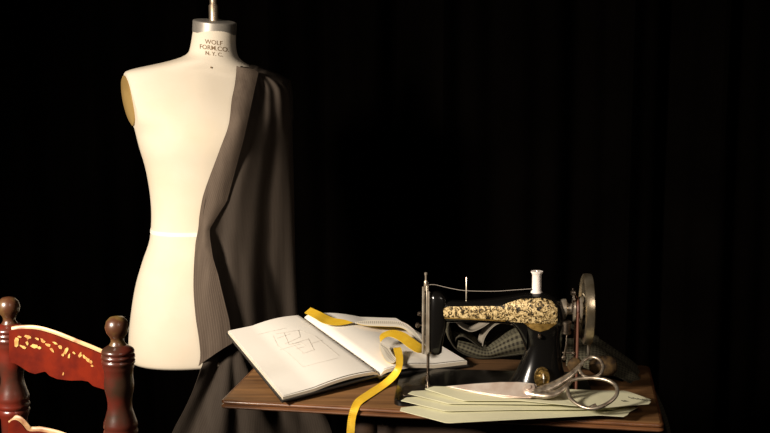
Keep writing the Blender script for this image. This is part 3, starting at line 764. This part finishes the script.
for si, (lab, F, Bk, z, lift) in enumerate(sheets):
    f = spline([Vector((x, y, 0)) for x, y in F], 1); 
    def poly(P, s_):
        x0_, x1_ = P[0][0], P[-1][0]; x = x0_ + (x1_ - x0_) * s_; return x, interp([tuple(p) for p in P], x)
    rr = []
    for j in range(7):
        v = j / 6; r = []
        for i in range(41):
            s_ = i / 40; a_ = poly(F, s_); b_ = poly(Bk, s_); zz = z + lift * max(0, 1 - s_ * 7)**1.5 + .0012 * sin(s_ * 7 + si) + (.0012 * si) * 0
            p = at(a_[0], a_[1], zz).lerp(at(b_[0], b_[1], zz), v)
            if s_ == 1 and 0 < j < 6: p += Vector((random.uniform(-.004, .003), 0, 0))
            r.append(p)
        rr.append(r)
    c0 = sum((p for r in rr for p in r), Vector()) / (7 * 41); c0.z = z
    if si == 3:
        o = empty('pattern_piece', c0, lab, 'pattern card', 'fanned green pattern cards')
        MB().sheet(rr, .0009).build('card', M['green'], o)
        mk = MB()
        for i in range(9):
            px = 629 + i * 2.3; py = 397.2 + .35 * i + (.5 if i % 2 else 0); a_ = at(px, py, z + .0022)
            mk.box(a_, (.0022, .006, .0004), .3)
        for i in range(4):
            a_ = at(622 + i * 1.4, 400.5 + (i % 2) * .5, z + .0022); mk.box(a_, (.003, .004, .0004), .2 * i)
        mk.build('printed_marks', M['mark'], o, smooth=False)
    else:
        o = MB().sheet(rr, .0009).build('pattern_piece', M['green'], loc=c0); tag(o, lab, 'pattern card', 'fanned green pattern cards')

# ================================================================== SHEARS
P0 = at(446, 386, .7860); P1 = at(595, 408, .7880); sd = (P1 - P0).normalized()
side = Vector((0, 0, 1)).cross(sd).normalized(); th_ = radians(40)
sv = side * cos(th_) + Vector((0, 0, 1)) * sin(th_)
if sv.y < 0: sv = side * -cos(th_) + Vector((0, 0, 1)) * sin(th_)
sn = sd.cross(sv).normalized()
if sn.z < 0: sn = -sn
def SP(px, py, lift=0): return onplane(px, py, P0 + sn * lift, sn)
sh = empty('shears', SP(528, 388), 'large steel tailor shears lying on the green cards, loops to the right', 'scissors')
def blade(pts, lift, th2, name, m_):
    lo_ = [SP(x, y, lift) for x, y in pts]; hi_ = [SP(x, y, lift + th2) for x, y in pts]
    return MB().prism(lo_, hi_).build(name, m_, sh, bevel=.0007)
blade([(446, 386.2), (470, 391), (495, 395), (515, 396.8), (534, 396.5), (538, 390), (534, 383.5), (520, 382), (500, 382), (475, 383.5)], .0028, .003, 'blade', M['scissors'])
blade([(449, 387), (480, 394), (505, 397.8), (530, 398.3), (540, 394), (536, 384), (515, 385), (480, 386)], -.0005, .003, 'blade', M['scissors'])
MB().lathe([(.013, 0), (.013, .003), (.010, .0045), (.006, .005), (.006, .008), (.002, .0085)], (0, 0, 0), seg=24, mtx=Matrix((sd, sv, sn)).transposed()).build('pivot_screw', M['scissors'], sh, tf=lambda v: v + SP(529, 389, .0055))
def loop(pts, r, name, shank, rs):
    lp = spline([SP(x, y, .003) for x, y in pts], 6, closed=True)
    mb = MB(); mb.tube(lp, r, 10, closed=True, up=sn, flat=.85)
    sk_ = spline([SP(x, y, .003) for x, y in shank], 6)
    n = len(sk_); mb.tube(sk_, [rs[0] + (rs[1] - rs[0]) * i / (n - 1) for i in range(n)], 12, up=sn, flat=.55)
    return mb.build(name, [M['shank'] if name == 'handle' else M['scissors']], sh, angle=70)
loop([(579.5, 369), (583.5, 361), (592, 357), (600, 360), (603, 367), (600, 374), (592, 377.5), (584, 376)], .0035, 'handle', [(534, 393), (545, 389), (558, 383), (569, 376), (577, 369), (583, 362)], (.0125, .004))
loop([(567.5, 389), (570, 381.5), (580, 378.5), (593, 377.8), (607, 380), (616, 386), (616.5, 395), (607.5, 403.5), (594, 408.3), (582, 406.5), (571, 399)], .0040, 'handle', [(530, 392), (545, 394.5), (556, 393), (566, 386), (571, 381)], (.012, .0038))
MB().tube([SP(590, 408, .003), SP(596, 404.5, .003)], [.005, .003], 8).build('finger_rest', M['shank'], sh)

# ================================================================== CHECKED WOOL CLOTH
cw = MB(); YB = 2.60
def prof_pts(L): return spline([Vector((x, y, 0)) for x, y in L], 8)
def sweep(L, y0, y1, th, wob=.004, mi=0, mi2=None, nv=14, per=110):
    P_ = prof_pts(L); rows = []; acc = [0]
    pts3 = [aty(p.x, p.y, y0) for p in P_]
    for a_, b_ in zip(pts3, pts3[1:]): acc.append(acc[-1] + (b_ - a_).length)
    for j in range(nv + 1):
        v = j / nv; r = []
        for k, p in enumerate(pts3):
            dy = (y1 - y0) * v; dz = wob * sin(acc[k] * 45 + j * .5) * v
            q_ = Vector((p.x + .008 * sin(j * .4 + k * .05) * v, p.y + dy, p.z + dz))
            r.append(q_)
        rows.append(r)
    cw.sheet(rows, th, mi=mi, mi2=mi2, uvs=lambda a, b: (acc[min(b, len(acc) - 1)] * per, a / nv * abs(y1 - y0) * per))
    return pts3
zt = .7512
# outer fold lying on the table
o_ = sweep([(560, 354.5), (530, 354), (505, 356.5), (488, 358.5), (474, 358), (461, 353), (452, 345), (447.5, 333), (449, 321), (458, 313), (480, 311), (515, 313), (550, 320), (575, 329), (600, 340)], 2.585, 2.66, .0025, .002)
# inner waves
sweep([(460, 352), (455, 345), (456, 338), (463, 336), (471, 340), (480, 347), (488, 349), (497, 344), (508, 337), (522, 331), (545, 328), (570, 332)], 2.60, 2.67, .0025, .003)
sweep([(482, 346), (484, 338), (490, 329), (499, 323), (512, 324), (524, 332)], 2.605, 2.66, .002, .002, mi=1, mi2=1)
sweep([(456, 322), (463, 328), (472, 331), (482, 327), (492, 321), (505, 319)], 2.61, 2.66, .002, .003, mi=1, mi2=1)
# bulging checked face below the wave
rows = []
wv_ = spline([Vector((x, y, 0)) for x, y in [(458, 341), (471, 344), (480, 348), (488, 350), (497, 345), (508, 338), (522, 332), (545, 329), (562, 332)]], 6)
bt_ = spline([Vector((x, y, 0)) for x, y in [(457, 349), (466, 354), (478, 357.5), (490, 358), (500, 357), (512, 356), (524, 355), (545, 355), (562, 355)]], 6)
for j in range(13):
    v = j / 12; rows.append([aty(a_.x + (b_.x - a_.x) * v, a_.y + (b_.y - a_.y) * v, 2.60 - .022 * sin(pi * v)) for a_, b_ in zip(wv_, bt_)])
cw.sheet(rows, .002, uvs=lambda a, b: (b * .0045 * 110, a * .003 * 110))
# right part: lies over the table end and drapes off it
rows = []
bk = [(566, 338, 2.60), (585, 337, 2.58), (600, 339.5, 2.56), (628, 357, 2.54), (647, 378, 2.54), (661, 404, 2.54), (670, 432, 2.54), (677, 475, 2.54)]
fr = [(566, 366, 2.50), (585, 368, 2.46), (600, 372, 2.43), (628, 382, 2.40), (645, 389.5, 2.40), (657, 404, 2.40), (667, 430, 2.40), (673, 475, 2.40)]
P_ = spline([aty(*q_) for q_ in bk], 8); Q_ = spline([aty(*q_) for q_ in fr], 8); acc = [0]
for a_, b_ in zip(P_, P_[1:]): acc.append(acc[-1] + (b_ - a_).length)
for j in range(15):
    v = j / 14; r = []
    for k, (p, q_) in enumerate(zip(P_, Q_)):
        s_ = k / (len(P_) - 1)
        r.append(q_.lerp(p, v) + Vector((.004 * sin(v * 12 + s_ * 8) * s_, 0, .014 * sin(pi * v) * (1 - s_) + .003 * sin(v * 16 + s_ * 20))))
    rows.append(r)
cw.sheet(rows, .0025, uvs=lambda a, b: (acc[min(b, len(acc) - 1)] * 115, a / 14 * .19 * 115))
co = cw.build('checked_cloth', [M['check'], M['lining']], loc=(aty(520, 350, 2.6).x, 2.6, .75), angle=80)
tag(co, 'dark checked wool cloth bunched behind the sewing machine and trailing off the table end', 'cloth')

# ================================================================== CHAIR
RP = aty(117, 328, 1.78); LP = aty(8.6, 307, 1.925)
chair = empty('ladder_back_chair', ((RP.x + LP.x) / 2, (RP.y + LP.y) / 2, 0), 'worn red wooden chair back with turned posts, bottom left corner', 'chair')
ctop = RP.z + 12 * 1.84 / FPX
u_ = 1.84 / FPX   # metres per pixel at the right post
def zpx(py): return ctop - (py - 317) * u_
PP = [(2, 317), (7, 318.2), (10.4, 322), (12, 328), (10.6, 333.5), (7.5, 337.6), (6.4, 340), (6.6, 343), (8.5, 346), (12.5, 348.6), (15, 350.2), (16.2, 352), (16.2, 354.2), (15, 355.2), (16.6, 356.8), (16.8, 359), (15.2, 360.4), (16.6, 362), (16.6, 364.4), (15.2, 366), (15.8, 368.2), (14.6, 371), (14.2, 378), (14.8, 386), (14.4, 392), (12.8, 399), (12, 406), (12.4, 412), (14.6, 420), (16.6, 426), (17.2, 430), (15.8, 433), (17.2, 435), (17, 438), (15.6, 440), (17, 442), (16.4, 446), (14, 452)]
for P_ in (RP, LP):
    prof = [(r * u_, zpx(py)) for r, py in PP if py >= 345]
    prof += [(.022, .66), (.026, .58), (.026, .40), (.024, .38), (.022, .2), (.018, .03), (.014, 0)]
    po = MB().lathe(prof, (P_.x, P_.y, 0), seg=36).build('post', M['brownpost'] if P_ is RP else M['redwood'], chair, angle=60)
    MB().lathe([(r * u_, zpx(py)) for r, py in PP if py <= 346], (P_.x, P_.y, 0), seg=32).build('finial', M['finial'], po, angle=60)
dv_ = (RP - LP); dv_.z = 0; dl = dv_.length; dh = dv_.normalized(); dn = Vector((-dh.y, dh.x, 0))
if dn.y > 0: dn = -dn   # toward camera side
def CR(px, py, off): return onplane(px, py, Vector((LP.x, LP.y, 0)) + dn * off, dn)
top_ = [(9, 331), (17.5, 329.6), (35, 330), (53, 335), (70.5, 342), (88, 349), (101, 354.5), (106, 356)]
bot_ = [(9, 362), (15, 363.5), (21, 367), (28, 371.8), (35, 374), (41, 372.4), (45.5, 371.4), (49, 375.5), (57, 379), (70, 380.6), (82, 380.4), (88, 381.5), (93, 386), (101, 388.5), (106, 390)]
def roff(px): s_ = max(0, min(1, (px - 8) / 98)); return .030 * (1 - s_)**1.6 - .004 - .012 * sin(pi * s_)
def rail(name, top_, bot_, x0, x1, m_, dz=0):
    rows = []; n = 60; K = 10
    for k in range(K + 1):
        r = []
        for i in range(n + 1):
            px = x0 + (x1 - x0) * i / n; t_ = smoothtab(top_, px)[0]; b_ = interp(bot_, px); v = k / K
            p = CR(px, t_ + (b_ - t_) * v, roff(px)); p.z += dz
            r.append(p)
        rows.append(r)
    return MB().sheet([r[::-1] for r in rows], .017, 0).build(name, m_, chair, angle=40, bevel=.002), rows
ro, rrows = rail('back_rail', top_, bot_, 9, 106, M['rail'])
n = len(rrows[0])
MB().tube([rrows[0][i] + Vector((0, 0, -.0012)) - dn * .007 for i in range(n)], .0075, 12, flat=.3, up=dn).build('rubbed_top_edge', M['worn_edge'], ro)
# gilt painted remains: raised flecks of paint, irregular
gm = MB()
def fleck(px, py, w_, h_, rot):
    w_ *= 1.25; h_ *= 1.25
    n_ = 9; s0 = smoothtab(top_, px)[0]; fr = (px - 9) / 97; off = -.008 - .014 * sin(pi * fr) + .0014
    lo_, hi_ = [], []
    for k in range(n_):
        t = 2 * pi * k / n_; rr_ = random.uniform(.55, 1.1); x = cos(t) * w_ * rr_; y = sin(t) * h_ * rr_
        xx_ = px + x * cos(rot) - y * sin(rot); yy_ = py + x * sin(rot) + y * cos(rot)
        off2 = roff(xx_)
        lo_.append(CR(xx_, yy_, off2 - .001)); hi_.append(CR(xx_, yy_, off2 + .0009))
    MB().prism(lo_, hi_).build('gilt_fleck', M['gilt'], ro, smooth=False)
for px, py, w_, h_, r_ in ((16.5, 342, 2.2, 4, .1), (23, 347, 3, 1.2, .5), (28, 337, 3, 2.2, .4), (27, 343, 1.4, 2, 0), (34, 346, 3.2, 1.8, .2), (39, 348, 2, 1.4, 0), (43, 341, 3, 1.4, .6), (48, 345, 2.5, 1.6, .3), (52, 350, 2.6, 1.2, .9), (55, 343, 2.6, 1, .5), (60, 347, 2.2, 1.6, .4),
                           (63, 355, 1.4, 1.2, 0), (66, 351, 1.6, 3.4, .6), (69, 356, 1.2, 2.4, .2), (80, 355, 1.6, 2.6, .3), (84, 357, 2.2, 1.2, .9), (88, 360, 1.4, 2.8, -.6), (91, 362, 1.2, 1.6, 0), (92, 366, 1.2, 1, 0), (63, 374, .8, 1.6, .3), (37, 339, 2, .9, .3), (20, 337, 2, 1, .2), (74, 353, 1.6, .8, .6)):
    fleck(px, py, w_, h_, r_)
top2 = [(8, 424), (11, 421), (16, 420.5), (21, 424), (27, 431), (40, 432), (60, 437), (80, 446), (106, 458)]
bot2 = [(8, 452), (35, 462), (45, 461), (57, 468), (82, 470), (106, 480)]
r2, _ = rail('back_rail', top2, bot2, 8, 106, M['rail'])
n = len(_[0])
MB().tube([_[0][i] + Vector((0, 0, -.001)) - dn * .006 for i in range(n)], .009, 12, flat=.35, up=dn).build('rubbed_top_edge', M['worn_edge'], r2)
sdv = -dn  # seat extends away from camera side, into the room
cL = Vector((LP.x, LP.y, 0)); cR = Vector((RP.x, RP.y, 0)); D_ = .33
sdir = Vector((-.53, -.85, 0)) if False else dn
fl, fr_ = cL + sdir * D_, cR + sdir * D_
for P_ in (fl, fr_): MB().lathe([(.014, 0), (.019, .05), (.022, .3), (.019, .33), (.024, .40), (.022, .44), (.01, .45)], P_, seg=20).build('leg', M['redwood'], chair)
seat = MB(); c4 = [cL, cR, fr_, fl]
lo_ = [p + Vector((0, 0, .40)) for p in c4]; hi_ = [p + Vector((0, 0, .43)) for p in c4]; seat.prism(lo_, hi_).build('seat', M['rush'], chair, bevel=.006)
for a_, b_, z in ((fl, fr_, .2), (cL, fl, .16), (cR, fr_, .16), (cL, fl, .27), (cR, fr_, .27), (cL, cR, .22)):
    MB().tube([a_ + Vector((0, 0, z)), (a_ + b_) / 2 + Vector((0, 0, z)), b_ + Vector((0, 0, z))], [.009, .012, .009], 12).build('stretcher', M['redwood'], chair)
